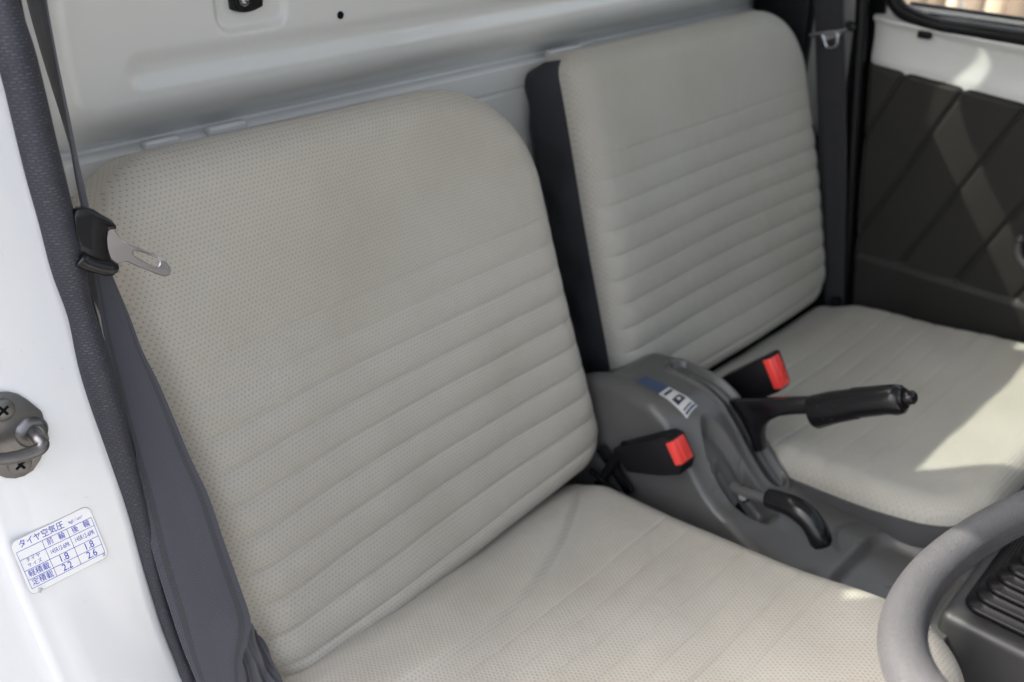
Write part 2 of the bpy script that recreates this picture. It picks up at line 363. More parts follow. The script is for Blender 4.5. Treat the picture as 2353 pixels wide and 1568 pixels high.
# ================================================================== seats
TH = math.atan2(.144, .51); EV = np.array([0, -math.sin(TH), math.cos(TH)]); EN = np.array([0, math.cos(TH), math.sin(TH)])
def backrest(parent, x0, x1, v0, v1, yo, shear, fmat, thick=.095, rtr=.06, rtl=.13, rb=.06, wrap=.35, tilt=0.0):
    cx, hw, cv, hv = (x0+x1)/2, (x1-x0)/2, (v0+v1)/2, (v1-v0)/2
    nu, nv = 130, 460
    g = lambda t: np.sign(t)*(1-(1-np.abs(t))**1.5)                 # denser towards the rims
    tv = g(np.linspace(-1, 1, nv)); tu = g(np.linspace(-1, 1, nu))
    V = np.zeros((nu, nv, 3)); UVs = np.zeros((nu, nv, 2))
    v = cv+tv*hv
    def half(rt):
        r = np.where(v > cv, rt, rb); dv = np.maximum(np.abs(v-cv)-(hv-r), 0); return hw-r+np.sqrt(np.maximum(r*r-dv*dv, 0))
    hr, hl = half(rtr), half(rtl); X = cx+((hr-hl)/2)[None, :]+tu[:, None]*((hr+hl)/2)[None, :]; Vv = np.repeat(v[None, :], nu, 0)
    rr = np.where(Vv > cv, np.where(X > cx, rtr, rtl), rb)
    qx = np.abs(X-cx)-hw+rr; qv = np.abs(Vv-cv)-hv+rr
    sd = -(np.minimum(np.maximum(qx, qv), 0)+np.hypot(np.maximum(qx, 0), np.maximum(qv, 0))-rr)   # distance inwards
    sd = np.maximum(sd, 0); R = .034; w = np.where(sd < R, -R+np.sqrt(np.maximum(R*R-(R-sd)**2, 0)), 0)
    xn = (X-cx)/hw
    w = w-.020*np.clip(1-(xn/.86)**2, 0, 1)**1.2*sst(v0+.0, v0+.10, Vv)*sst(v1+.02, v1-.20, Vv)          # hollow
    w = w+.006*np.clip(1-xn**2, 0, 1)*sst(v0+.2, v0+.05, Vv)
    # padded pleats with stitched grooves
    top = .357 if tilt else v0+.375; pitch = .0345; sag = .010*(1-xn**2)
    k = (top-sag*.5-Vv)/pitch; fr_ = k-np.floor(k); inside = sst(-.02, .0, k)*sst(v0-.005, v0+.04, Vv)
    puff = np.sin(math.pi*fr_)**.8; w = w+np.where(k > -.0, (puff-1)*.0038*(.35+.65*sst(0, 3.0, k)), 0)*inside*sst(.002, .026, sd)
    w = w-.0009*(.25+.75*sst(.2, 2.5, k))*np.exp(-(np.minimum(fr_, 1-fr_)*pitch/.0022)**2)*np.where(k > -.25, 1, 0)*sst(.0, .014, sd)*np.where(k < 10.6, 1, 0)
    w = w+.0018*np.sin(X*15+1.3)*np.sin(Vv*17+.4)+.0004*np.sin(X*47+Vv*21)
    Xs = X+shear*(Vv-cv); Vp = Vv-tilt*((X-x0)/(x1-x0))*(1-(Vv-v0)/(v1-v0))
    P = Xs[..., None]*np.array([1, 0, 0])+Vp[..., None]*EV+w[..., None]*EN; P[..., 1] += yo
    UVs = np.stack([X, Vv], -1)
    # rim loop, then side panels going back
    loop = [(i, 0) for i in range(nu)]+[(nu-1, j) for j in range(1, nv)]+[(i, nv-1) for i in range(nu-2, -1, -1)]+[(0, j) for j in range(nv-2, 0, -1)]
    front = mesh('backrest', P.reshape(-1, 3), gridfaces(nu, nv), fmat, parent, uv=UVs.reshape(-1, 2))
    L = np.array([P[i, j] for i, j in loop]); U = np.array([UVs[i, j] for i, j in loop])
    cen = L.mean(0); rings = []; steps = [(0, 1.0), (-.010, 1.003), (-.030, 1.002), (-.05, .990), (-.065, .975), (-thick+.012, .945), (-thick, .87)]
    for k_, (dw, sc) in enumerate(steps):
        q = L+EN*(dw+ (0.0 if k_ else -.0003)); cc = cen+EN*dw
        wr = (.0045*np.sin(U[:, 1]*38+k_*1.1+U[:, 0]*9)+.0025*np.sin(U[:, 1]*83-k_*.9))*(1 if 1 < k_ < 6 else 0)
        d_ = q-cc; d_ = d_-np.outer(d_@EN, EN); rings.append(cc+(q-cc)-d_+d_*sc*.999 + d_/np.linalg.norm(d_, axis=1)[:, None]*wr[:, None])
    V2 = np.vstack(rings); n = len(loop)
    fs = gridfaces(len(steps), n, True); fs.append(tuple((len(steps)-1)*n+j for j in range(n)))
    dirs = L-cen; dirs = dirs/np.linalg.norm(dirs, axis=1)[:, None]
    tg_ = np.roll(L, -1, 0)-np.roll(L, 1, 0); nrm2 = np.cross(tg_, EN); nrm2 /= np.maximum(np.linalg.norm(nrm2, axis=1), 1e-9)[:, None]; nrm2 *= np.sign((nrm2*dirs).sum(1))[:, None]
    mi = [1 if (nrm2[j]@EV) > wrap and i_ < 6 else 0 for i_ in range(len(steps)-1) for j in range(n)]+[0]
    uv2 = np.vstack([U+np.outer(np.full(n, -dw), [.0, 1]) for dw, _ in steps])
    side = mesh('backrest_side', V2, fs, [M['side'], fmat], parent, uv=uv2, mi=mi, sharp=60)
    return front
def cushion_z(x, y, drv):
    z = (0 if drv else .022)+.115*y+.02*sst(.30, .42, y)*(1-sst(.42, .5, y))*.4
    return z
def cushion(parent, x0, x1, y0, y1, drv, fmat, rfront=.10):
    cx, hw, cy, hy = (x0+x1)/2, (x1-x0)/2, (y0+y1)/2, (y1-y0)/2; nu, nv = 130, 420
    g = lambda t: np.sign(t)*(1-(1-np.abs(t))**1.5)
    tv = g(np.linspace(-1, 1, nv)); tu = g(np.linspace(-1, 1, nu)); y = cy+tv*hy
    r = np.where(y > cy, rfront, .03); dy = np.maximum(np.abs(y-cy)-(hy-r), 0); halfw = hw-r+np.sqrt(np.maximum(r*r-dy*dy, 0))
    X = cx+tu[:, None]*halfw[None, :]; Y = np.repeat(y[None, :], nu, 0)
    rr = np.where(Y > cy, rfront, .03); qx = np.abs(X-cx)-hw+rr; qy = np.abs(Y-cy)-hy+rr
    sd = np.maximum(-(np.minimum(np.maximum(qx, qy), 0)+np.hypot(np.maximum(qx, 0), np.maximum(qy, 0))-rr), 0)
    R = .030; dz = np.where(sd < R, -R+np.sqrt(np.maximum(R*R-(R-sd)**2, 0)), 0)
    xn = (X-cx)/hw; Zc = cushion_z(X, Y, drv)+dz
    Zc = Zc-.014*sst(.03, -.03, Y)
    Zc = Zc-.010*np.clip(1-(xn/.9)**2, 0, 1)*sst(-.05, .1, Y)*sst(y1+.0, y1-.18, Y)
    if drv:
        yc = .105-.10*((X-.395)/.30)**2                           # fold of the cover in front of the backrest
        e = yc-Y
        Zc = Zc+(.0060*sst(-.002, .012, e)+.003*np.exp(-(e-.02)**2/.0006)-.0008*np.exp(-(e/.003)**2))*sst(.05, .14, X)*sst(.60, .50, X)
    ys = .125 if drv else .05
    pitch = .036; k = (Y-ys)/pitch; f_ = k-np.floor(k)
    rib = np.exp(-(np.minimum(f_, 1-f_)*pitch/.0022)**2); puff = 1-np.abs(2*f_-1)**2
    msk = np.where((k > -.2) & (k < 6.4), 1, 0)*sst(.004, .03, sd)
    Zc = Zc-(.0018*rib-.0010*(puff-.5))*msk
    Zc = Zc+.0018*np.sin(X*17+.6)*np.sin(Y*19+1.1)+.0009*np.sin(X*43-Y*38)
    P = np.stack([X, Y, Zc], -1); UVs = np.stack([X, Y*1.0], -1)
    loop = [(i, 0) for i in range(nu)]+[(nu-1, j) for j in range(1, nv)]+[(i, nv-1) for i in range(nu-2, -1, -1)]+[(0, j) for j in range(nv-2, 0, -1)]
    mesh('cushion', P.reshape(-1, 3), gridfaces(nu, nv), fmat, parent, uv=UVs.reshape(-1, 2))
    L = np.array([P[i, j] for i, j in loop]); cen = np.array([cx, cy, 0]); rings = []
    for (dz_, sc) in ((-.0003, .9995), (-.008, 1.004), (-.03, 1.0), (-.055, .985), (-.075, .95), (-.09, .86)):
        d_ = L-cen; d_[:, 2] = 0; q = L.copy(); q[:, :2] = cen[:2]+d_[:, :2]*sc; q[:, 2] += dz_; rings.append(q)
    V2 = np.vstack(rings); n = len(loop); fs = gridfaces(6, n, True); fs.append(tuple(5*n+j for j in range(n)))
    mesh('cushion_skirt', V2, fs, M['skirt'], parent, sharp=60)
    tube('seam_piping', L[::2]-np.array([0, 0, .001]), .0016, M['skirt'], parent, 6, closed=True)
ds = empty('truck_seat', (.31, .1, -.13))
tag(ds, 'near beige vinyl seat with pleated backrest, beside the white door pillar', 'seat', 'beige cab seats')
backrest(ds, .040, .578, .010, .530, 0, .085, M['fabric'], rtr=.075, rtl=.135, rb=.055, tilt=.042)
cushion(ds, .055, .60, -.045, .515, True, M['fabric'])
ps = empty('truck_seat', (-.33, .1, -.11))
tag(ps, 'far beige vinyl seat, partly in sunlight, beside the passenger door', 'seat', 'beige cab seats')
backrest(ps, -.640, -.053, .022, .531, -.017, .022, M['fabric_far'], rtr=.03, rtl=.12, rb=.07, wrap=.75)
cushion(ps, -.648, -.098, -.06, .430, False, M['fabric_far'], .08)
# hinge straps at the inner foot of the driver's backrest
for (a, b, wd_, x) in (((1375, 1030), (1446, 1134), 9, .040), ((1352, 1082), (1420, 1138), 4, .052)):
    a = np.array(a, float); b = np.array(b, float); t = (b-a)/np.linalg.norm(b-a); n = np.array([-t[1], t[0]])*wd_
    plate('hinge_strap', [PX(*(a+n), x), PX(*(b+n), x), PX(*(b-n), x), PX(*(a-n), x)], (-.006, 0, 0), M['black'], ds, .001)

g_ = 40; V = []; ca = [np.array(p, float) for p in ((566, 1415), (604, 1470), (664, 1600), (548, 1640))]
M['cover'] = m_plastic('seat_cover_vinyl', (.075, .075, .088), .5, 500, .3, .15)
for i in range(g_):
    for j in range(g_):
        u, v = i/(g_-1), j/(g_-1); p = (ca[0]*(1-u)+ca[1]*u)*(1-v)+(ca[3]*(1-u)+ca[2]*u)*v
        V.append(PL(p[0], p[1], EN, .004)+EN*(.0035*math.sin(u*9+v*5+1)*math.sin(v*7-u*3)+.002*math.sin(u*21-v*13)-.010*(1-u)**2))
mesh('side_cover', V, gridfaces(g_, g_), M['cover'], ds)

# ================================================================== centre console
CY = [-.20, -.06, -.03, 0, .04, .075, .104, .128, .151, .175, .20, .24, .30, .36, .41, .46]
CZ = [.0, .094, .117, .122, .1215, .119, .1065, .083, .055, .030, .014, .005, .004, .004, .004, .004]
_yy = np.linspace(-.22, .48, 701); _zz = np.interp(_yy, CY, CZ); _k = np.hanning(31); _k /= _k.sum()
_zz = np.convolve(np.pad(_zz, 15, 'edge'), _k, 'valid')
def cbase(y): return np.interp(y, _yy, _zz)
def cxr(y): return np.interp(y, [-.1, .1, .18, .25, .46], [.022, .022, .030, .055, .06])
def cxl(y): return np.interp(y, [-.1, .1, .2, .3, .46], [-.108, -.108, -.115, -.125, -.125])
def ctop(x, y):
    z = cbase(y+.030*sst(-.02, .016, x))
    xr, xl = cxr(y), cxl(y); R = .020
    e = np.minimum(xr-x, x-xl); e = np.maximum(e, 0); z = z-np.where(e < R, R-np.sqrt(np.maximum(R*R-(R-e)**2, 0)), 0)*np.interp(y, [.1, .22], [1, .3])
    # scoop of the small lever
    s = np.hypot((x+.019)/.0225, (y-.168)/.066)
    s2 = np.hypot((x+.017)/.0170, (y-.182)/.050)
    z = z-.027*sst(1.02, .91, s)*sst(.225, .19, y)-.007*sst(1.03, .92, s2)*sst(.225, .195, y)
    # hand-brake slot with raised rim
    h = sdbox(x, y, -.077, .105, .0165, .095, .0165)
    z = z+.0045*np.exp(-((h-.002)/.0035)**2)-.0065*sst(.0, -.006, h)
    h2 = sdbox(x, y, -.0745, .117, .0062, .076, .006)
    z = z-.022*sst(.001, -.002, h2)
    # tray at the front
    t_ = sdbox(x, y, -.030, .375, .070, .055, .03); z = z-.012*sst(.006, -.012, t_)
    # joint of the cover
    j_ = np.abs(y-.284-.02*((x+.065)/.04)**2); z = z-.002*np.exp(-(j_/.0016)**2)*sst(-.105, -.09, x)*sst(-.02, -.035, x)
    return z
con = empty('center_console', (-.045, .1, -.13)); tag(con, 'grey plastic console with label between the two seats', 'console')
ny, nx = 330, 110; V = []; ys_ = np.linspace(-.17, .455, ny)
for y in ys_:
    xl, xr = float(cxl(y)), float(cxr(y)); t = np.linspace(-1, 1, nx-8); g = np.sign(t)*(1-(1-np.abs(t))**1.35); xx = (xl+xr)/2+(xr-xl)/2*g
    zz = ctop(xx, np.full_like(xx, y)); row = [(xl-.012*f*(1-(y > .2)), y, zz[0]*(1-f)+(-.13)*f) for f in (1, .6, .3, .1)]+[(a, y, b) for a, b in zip(xx, zz)]+[(xr+.012*f, y, zz[-1]*(1-f)+(-.13)*f) for f in (.1, .3, .6, 1)]
    V += row
fs = gridfaces(ny, nx); fs.append(tuple((ny-1)*nx+j for j in range(nx)))
body = mesh('console_body', V, fs, M['grey'], con, sharp=75)
# black slots
def slot(pts, dz, name, th=.0012, mat='hole'):
    q = np.array([(x, y, float(ctop(x, y))+dz) for x, y in pts]); V = np.vstack([q, q+np.array([0, 0, th])]); n = len(q)
    plate_ = [tuple(range(n))[::-1], tuple(range(n, 2*n))]+[(i, (i+1) % n, n+(i+1) % n, n+i) for i in range(n)]
    mesh(name, V, plate_, M[mat], con, smooth=False)
def surfstrip(name, x0, x1, y0, y1, dz, mat, parent, th=.0006, n=14, f=None):
    f = f or ctop; V = []
    for y in np.linspace(y0, y1, n):
        for x in np.linspace(x0, x1, 4): V.append((x, y, float(f(x, y))+dz))
    return mesh(name, V, gridfaces(n, 4), M[mat], parent)
surfstrip('brake_slot', -.0795, -.0695, .050, .188, .0015, 'hole', con, n=40)
surfstrip('lever_slot', -.021, -.012, .168, .204, .0012, 'hole', con, n=20)
# label on top: blue field and white field with marks
cf = ctop
lab = empty('console_label', (-.012, .05, .11)); tag(lab, 'blue and white instruction label on top of the grey console', 'label')
def lstrip(nm, x0, x1, y0, y1, dz, mat): return surfstrip(nm, x0, x1, y0, y1, dz, mat, lab, f=cf)
lstrip('blue_field', -.024, -.003, .006, .044, .0006, 'blue'); lstrip('white_field', -.0235, -.001, .0445, .090, .0006, 'white')
lstrip('printed_bar', -.021, -.004, .049, .0535, .0010, 'inkd'); lstrip('printed_square', -.020, -.004, .063, .074, .0010, 'inkd'); lstrip('printed_square_centre', -.0145, -.0095, .0665, .0705, .0014, 'white'); lstrip('printed_bar', -.020, -.004, .0815, .0835, .0010, 'inkd')
lstrip('printed_grey', -.022, -.003, .0855, .0885, .0010, 'blue')

# ---- hand brake
hb = empty('hand_brake_lever', (-.075, .13, .08)); tag(hb, 'black hand brake lever raised over the far seat cushion', 'lever')
xh = -.068
st = [(1670, 922), (1715, 921), (1790, 919), (1870, 917), (1870, 953), (1820, 955), (1787, 959), (1764, 970), (1752, 985), (1748, 1004), (1752, 1040), (1730, 1040), (1722, 1012), (1703, 972), (1678, 932)]
plate('lever_arm', [PX(*p, xh) for p in st], (-.014, 0, 0), M['black'], hb, .003)
A = PX(1858, 941, xh)-np.array([.007, 0, 0]); B = PX(2066, 921, xh)-np.array([.007, 0, 0]); ax = (B-A); Ln = np.linalg.norm(ax); ax /= Ln
up = np.array([0, 0, 1.])-ax*ax[2]; up /= np.linalg.norm(up); sx_ = np.cross(ax, up)
V = []; secs = [(0, .0155, .020, -.006), (.004, .0165, .0215, -.0065), (.03, .0165, .020, -.003), (.06, .0168, .0185, -.001), (.5*Ln, .0172, .0185, 0), (.85*Ln, .0165, .0175, 0), (.93*Ln, .0162, .0182, -.001), (Ln, .0150, .0168, -.001), (Ln+.003, .011, .012, -.001)]
for (s, a, b, o) in secs:
    for j in range(24):
        q = 2*math.pi*j/24; V.append(A+ax*s+sx_*a*math.cos(q)+up*(b*math.sin(q)+o))
mesh('grip', V, gridfaces(len(secs), 24, True)+[tuple(range(24))[::-1], tuple((len(secs)-1)*24+j for j in range(24))], M['black'], hb, sharp=55)
tube('release_button', [A+ax*(Ln+.002), A+ax*(Ln+.008), A+ax*(Ln+.014), A+ax*(Ln+.0165)], [.0085, .0085, .008, .005], M['black'], hb, 18)
tube('collar_ring', [A+ax*(Ln+.001), A+ax*(Ln+.0045)], [.0125, .0118], M['rubber'], hb, 20)

# ---- small lever with drooping black knob
sv = empty('transfer_lever', (-.015, .18, .03)); tag(sv, 'short lever with a drooping black knob in front of the console', 'lever')
xl_ = .004
tube('lever_stalk', smoothpath([PX(1686, 1118, xl_-.008), PX(1710, 1130, xl_-.004), PX(1770, 1147, xl_)], 12), .0072, M['grey'], sv, 14)
kp = smoothpath([PX(1762, 1144, xl_), PX(1790, 1152, xl_), PX(1825, 1166, xl_+.002), PX(1858, 1191, xl_+.004), PX(1878, 1222, xl_+.006), PX(1889, 1252, xl_+.007)], 30)
rr_ = np.interp(np.linspace(0, 1, 30), [0, .03, .1, .5, .85, .97, 1], [.009, .0118, .0125, .0142, .0138, .0128, .0095])
tube('lever_knob', kp, rr_, M['black'], sv, 22)
d_ = kp[-1]-kp[-2]; d_ /= np.linalg.norm(d_)
tube('knob_cap', [kp[-1]-d_*.004, kp[-1]+d_*.0012, kp[-1]+d_*.0022], [.0112, .0108, .0085], M['rubber'], sv, 20)
tube('pivot_bolt', [PX(1707, 1141, .006), PX(1712, 1146, -.004)], .0055, M['black'], sv, 12)

# ---- buckles
def buckle(name, label, x, near, quad, thick, strap):
    b = empty(name, tuple(PX(*near[0], x))); tag(b, label, 'buckle', 'seat belt buckles')
    plate('housing', [PX(*p, x) for p in near], (-thick, 0, 0), M['blackmatt'], b, .003)
    q = [np.array(p, float) for p in quad]; qa = [PX(*q[0], x+.0012), PX(*q[1], x+.0012)]            # lower/upper ends on the near face
    d = qa[1]-qa[0]; n = np.cross(d, [1, 0, 0]); n /= np.linalg.norm(n)
    if n[1] < 0: n = -n
    base = [qa[0]-n*.008, qa[1]-n*.008, qa[1]-n*.008+np.array([-(thick-.004), 0, 0]), qa[0]-n*.008+np.array([-(thick-.004), 0, 0])]
    rb_ = plate('release_button', base, n*.0125, M['red'], b, .0022)
    gr = [qa[0]+d*.08+n*.0042-np.array([thick*.30, 0, 0]), qa[1]-d*.08+n*.0042-np.array([thick*.30, 0, 0]), qa[1]-d*.08+n*.0042-np.array([thick*.42, 0, 0]), qa[0]+d*.08+n*.0042-np.array([thick*.42, 0, 0])]
    if name == 'belt_buckle': plate('button_ridge', gr, n*.0012, M['red'], rb_, .0004)
    for (p0, p1) in strap:
        tube('buckle_stalk', [p0, p1], .007, M['blackmatt'], b, 10)
    return b
buckle('belt_buckle', 'black buckle with red button against the near side of the console', .052,
       [(1404, 1034), (1440, 1024), (1520, 1004), (1541, 1012), (1566, 1072), (1561, 1094), (1520, 1096), (1440, 1087)], [(1562, 1070), (1538, 1017)], .030, [((.040, .03, .055), (.040, -.01, -.03))])
buckle('belt_buckle', 'black buckle with red button on the far seat, behind the hand brake', -.128,
       [(1650, 872), (1700, 848), (1762, 818), (1768, 822), (1793, 893), (1787, 903), (1755, 916), (1700, 926)], [(1790, 895), (1762, 826)], .028, [((-.142, .08, .09), (-.142, .04, .02))])

# ================================================================== driver door jamb
JC = -.012; JN = np.array([0, 1, .125])                            # plane  y + .125 z = JC
def PJ(px, py, off=0.0): return PL(px, py, JN, JC+off)
edge = [(-45, -60), (0, 137), (34, 260), (68, 393), (103, 517), (137, 654), (171, 763), (205, 896), (246, 1030), (284, 1147), (314, 1256), (342, 1359), (369, 1444), (400, 1523), (419, 1568), (470, 1690), (520, 1800)]
edgeR = [(30, -60), (50, 40), (75, 150), (101, 270), (128, 390), (161, 520), (191, 654), (221, 757), (259, 885), (298, 1025), (332, 1147), (358, 1256), (385, 1359), (412, 1444), (440, 1523), (455, 1568), (500, 1690), (545, 1800)]
crease = [(-330, -60), (-260, 200), (-190, 520), (-110, 850), (-60, 1050), (0, 1215), (45, 1340), (90, 1450), (140, 1568), (190, 1680), (240, 1790)]
n = 90
EA = smoothpath([PJ(*p) for p in edge], n); EC = smoothpath([PJ(*p) for p in crease], n)
V = []; prof = []
for i in range(n):
    a, c = EA[i], EC[i]; wv = c-a; wl = np.linalg.norm(wv); wv /= wl; out = JN/np.linalg.norm(JN)
    row = [a-wv*.012-out*.03, a-wv*.006-out*.012, a-wv*.003-out*.003, a+wv*.002+out*.0004]
    for k in range(1, 13):
        f = k/12; bulge = .0010*math.sin(math.pi*f)**1.5; row.append(a+wv*(wl*f*.93)+out*(bulge-.004*sst(.8, 1, f)))
    for k in range(1, 9):                                          # rolled edge to the outer skin
        q = math.pi/2*k/8*.62; row.append(a+wv*(wl*.93+.012*math.sin(q))+out*(-.004-.012*(1-math.cos(q))))
    for k in range(1, 7): row.append(row[-1]+wv*.010-out*.0022)
    row.append(row[-1]+wv*.006-out*.012); row.append(row[-1]-out*.05)
    V += row
m_ = len(row)
jam = mesh('door_jamb', V, gridfaces(n, m_), M['paint']); tag(jam, 'white painted door pillar on the near side, with striker and sticker', kind='structure')
ws = empty('weatherstrip', tuple(PJ(205, 896))); tag(ws, 'dark woven rubber weatherstrip along the white door pillar', 'seal')
cen = smoothpath([(PJ(*a)+PJ(*b))/2 for a, b in zip(smoothpath(edge, 60), smoothpath(edgeR, 60))], 200)
wid = np.array([np.linalg.norm(PJ(*a)-PJ(*b)) for a, b in zip(smoothpath(edge, 60), smoothpath(edgeR, 60))]); wid = np.interp(np.linspace(0, 59, 200), range(60), wid)
rad = wid*.5*(1+.03*np.sin(np.linspace(0, 60, 200))*np.linspace(.3, 1, 200))
tube('seal_bulb', cen, rad, M['strip'], ws, 28, flat=.8, ref=(1, 0, 0))
tube('seal_lip', cen+np.array([-.009, -.007, 0]), .006, M['rubber'], ws, 12)

# pillar flank behind the seal: painted inner pillar
pil = mesh('inner_pillar_panel', [(.700, -.10, -.3), (.700, -.10, 1.0), (.665, -.29, 1.0), (.665, -.29, -.3)], [(0, 1, 2, 3)], M['paint_dim'], jam, smooth=False)

# striker
so_ = empty('door_striker', tuple(PJ(40, 1000))); tag(so_, 'worn steel door striker with two screws on the white pillar', 'striker')
f3 = 300/941/1.7407
def S(x, y): return (x*f3, 1500/1.7407+y*f3)
pp = [S(-320, 250), S(-250, 215), S(0, 205), (S(100, 205)), S(220, 235), S(340, 310), S(500, 440), S(520, 480), S(605, 790), S(590, 840), S(520, 985), S(490, 1060), S(400, 1190), S(290, 1260), S(180, 1290), S(60, 1285), S(-60, 1240), S(-330, 1000)]
JO = JN/np.linalg.norm(JN)
plate('striker_plate', [PJ(*p, .0008) for p in pp], JO*.0032, M['metald'], so_, .0012)
def disc(name, c, nrm, r, h, mat, parent, seg=28, cross=True):
    nrm = np.array(nrm)/np.linalg.norm(nrm)
    return tube(name, [c, c+nrm*h*.7, c+nrm*h], [r, r, r*.86], mat, parent, seg, ref=(1, 0, 0))
for (x, y) in ((30, 440), (245, 1120)):
    c = PJ(*S(x, y), .0040); r = .0088
    scr = disc('screw', c, JO, r, .0022, M['metald'], so_)
    ea = np.array([1, 0, 0]); eb = np.cross(JO, ea)
    for q in (.5, .5+math.pi/2):
        a = ea*math.cos(q)+eb*math.sin(q); b = np.cross(JO, a); L_ = .0046; w_ = .0011; cc = c+JO*.0021
        plate('cross_slot', [cc-a*L_-b*w_, cc+a*L_-b*w_, cc+a*L_+b*w_, cc-a*L_+b*w_], JO*(.0003 if q < 1 else .0005), M['hole'], scr)
boss = PJ(*S(400, 720), .0040)
tube('loop_boss', [boss-JO*.001, boss+JO*.003, boss+JO*.0045], [.013, .011, .0085], M['metald'], so_, 24, ref=(1, 0, 0))
w0 = PJ(*S(410, 700), .006); w1 = PJ(*S(480, 800), .018); w2 = PJ(*S(535, 880), .024); w3 = PJ(*S(430, 965), .025); w4 = PJ(*S(50, 1060), .025); w5 = PJ(*S(-300, 1010), .022); w6 = PJ(*S(-420, 850), .006)
tube('striker_loop', smoothpath([w0, w1, w2, w3, w4, w5, w6], 60), .0049, M['metald'], so_, 18)
tube('loop_ring', [boss+JO*.0040, boss+JO*.0056], [.0075, .0070], M['metald'], so_, 20, ref=(1, 0, 0))

# tyre pressure sticker
stk = empty('tire_pressure_sticker', tuple(PJ(135, 1265, .003))); tag(stk, 'white tyre pressure sticker with blue table on the door pillar', 'sticker')
fs_ = 480/1711/1.7407
OFFS = .0013
def T(x, y, o=0): return PJ(x*fs_, 1960/1.7407+y*fs_, OFFS+o)
TL, TR, BR, BL = [np.array(p, float) for p in ((130, 765), (1262, 215), (1562, 945), (440, 1515))]
def bil(u, v, o=0):
    p = TL*(1-u)*(1-v)+TR*u*(1-v)+BR*u*v+BL*(1-u)*v; return T(p[0], p[1], o)
def rrect(r0, o=0, inset=0):
    pts = []; ar = 1.62
    for (cx_, cy_, a0) in ((1-r0, 1-r0*ar, 0), (r0, 1-r0*ar, 90), (r0, r0*ar, 180), (1-r0, r0*ar, 270)):
        for k in range(7):
            a = math.radians(a0+15*k); u = cx_+r0*math.cos(a); v = cy_+r0*ar*math.sin(a)
            pts.append(bil(.5+(u-.5)*(1-inset), .5+(v-.5)*(1-inset*ar), o))
    return pts
plate('sticker_border', rrect(.075, 0), JO*.0002, M['filmedge'], stk); plate('sticker_film', rrect(.075, .0002, .010), JO*.0002, M['film'], stk)
FT = [np.array(p, float) for p in ((232, 900), (1298, 393), (1497, 890), (457, 1412))]
def tab(u, v): p = FT[0]*(1-u)*(1-v)+FT[1]*u*(1-v)+FT[2]*u*v+FT[3]*(1-u)*v; return p
ROW = [0, .228, .525, .765, 1]; COLS = [0, .343, .673, 1]
def seg(p, q, w=3.2):
    d = (q-p)/np.linalg.norm(q-p); nn = np.array([-d[1], d[0]])*w; p = p-d*w; q = q+d*w
    plate('table_line', [T(*(p+nn), .0005), T(*(q+nn), .0005), T(*(q-nn), .0005), T(*(p-nn), .0005)], JO*.00005, M['ink'], stk)
for v in ROW: seg(tab(0, v), tab(1, v))
for u in COLS: seg(tab(u, 0), tab(u, 1))
def text(body, px, py, hpx, mat, sx=1.0, off=.0006, ang=(1.0, -.474), f=T, upv=(.42, 1.0), parent=stk, name='printed_text', bold=0):
    cu = bpy.data.curves.new('txt', 'FONT'); cu.body = body; cu.align_x = 'CENTER'; cu.align_y = 'CENTER'; cu.size = 1.0; cu.offset = bold
    to = bpy.data.objects.new('txt', cu); COL.objects.link(to); dg = bpy.context.evaluated_depsgraph_get(); me = bpy.data.meshes.new_from_object(to.evaluated_get(dg)); bpy.data.objects.remove(to)
    a = np.array(ang)/np.hypot(*ang)*hpx*sx; b = np.array(upv)/np.hypot(*upv)*hpx; me.name = name
    for v in me.vertices:
        q = np.array([px, py])+a*v.co.x-b*v.co.y; v.co = Vector(f(q[0], q[1], off))
    me.materials.clear(); me.update(); return link(name, me, mat, parent)
text('タイヤ空気圧', 588, 645, 122, M['ink'], .97, bold=.004)
text('kgf／cm²', 1075, 425, 62, M['ink'], .95)
text('前', 715, 735, 108, M['ink'], .95); text('輪', 882, 662, 108, M['ink'], .95)
text('後', 1070, 568, 108, M['ink'], .95); text('輪', 1232, 490, 108, M['ink'], .95)
text('145R12-6PR', 855, 832, 92, M['ink'], .66); text('145R12-6PR', 1203, 662, 92, M['ink'], .66)
text('タ イ ヤ', 475, 968, 68, M['ink'], .92); text('サ イ ズ', 500, 1040, 68, M['ink'], .92)
text('1.8', 912, 965, 142, M['ink'], .9, bold=.006); text('1.8', 1268, 795, 142, M['ink'], .9, bold=.006)
text('軽積載', 560, 1142, 108, M['ink'], 1.04); text('定積載', 612, 1262, 108, M['ink'], 1.04)
text('2.2', 962, 1090, 142, M['ink'], .9, bold=.006); text('2.6', 1312, 915, 142, M['ink'], .9, bold=.006)
text('28', 1480, 925, 58, M['inkd'], .8)
cn = T(575, 1400, .0003); tube('torn_corner', [cn, cn+JO*.0008+np.array([.002, 0, -.003])], [.002, .0012], M['filmedge'], stk, 8)

# ================================================================== driver belt
bt = empty('seat_belt', tuple(PY(215, 560, -.06))); tag(bt, 'dark grey seat belt with steel tongue hanging beside the white pillar', 'seat belt', 'seat belts')
BO = .030
def PB(px, py, o=0): return PL(px, py, EN, BO+o)
lowL = [(206, 585), (215, 623), (236, 756), (266, 893), (300, 1051), (322, 1137), (352, 1273), (388, 1393), (420, 1489), (452, 1568), (500, 1690)]
lowR = [(252, 585), (255, 623), (296, 722), (327, 805), (369, 890), (434, 1044), (478, 1137), (513, 1239), (547, 1335), (575, 1420), (572, 1465), (558, 1512), (556, 1568), (570, 1690)]
ribbon('lap_webbing', [PB(*p) for p in lowL], [PB(*p, .004 if i > 8 else 0) for i, p in enumerate(lowR)], .0016, M['web'], bt, 90)
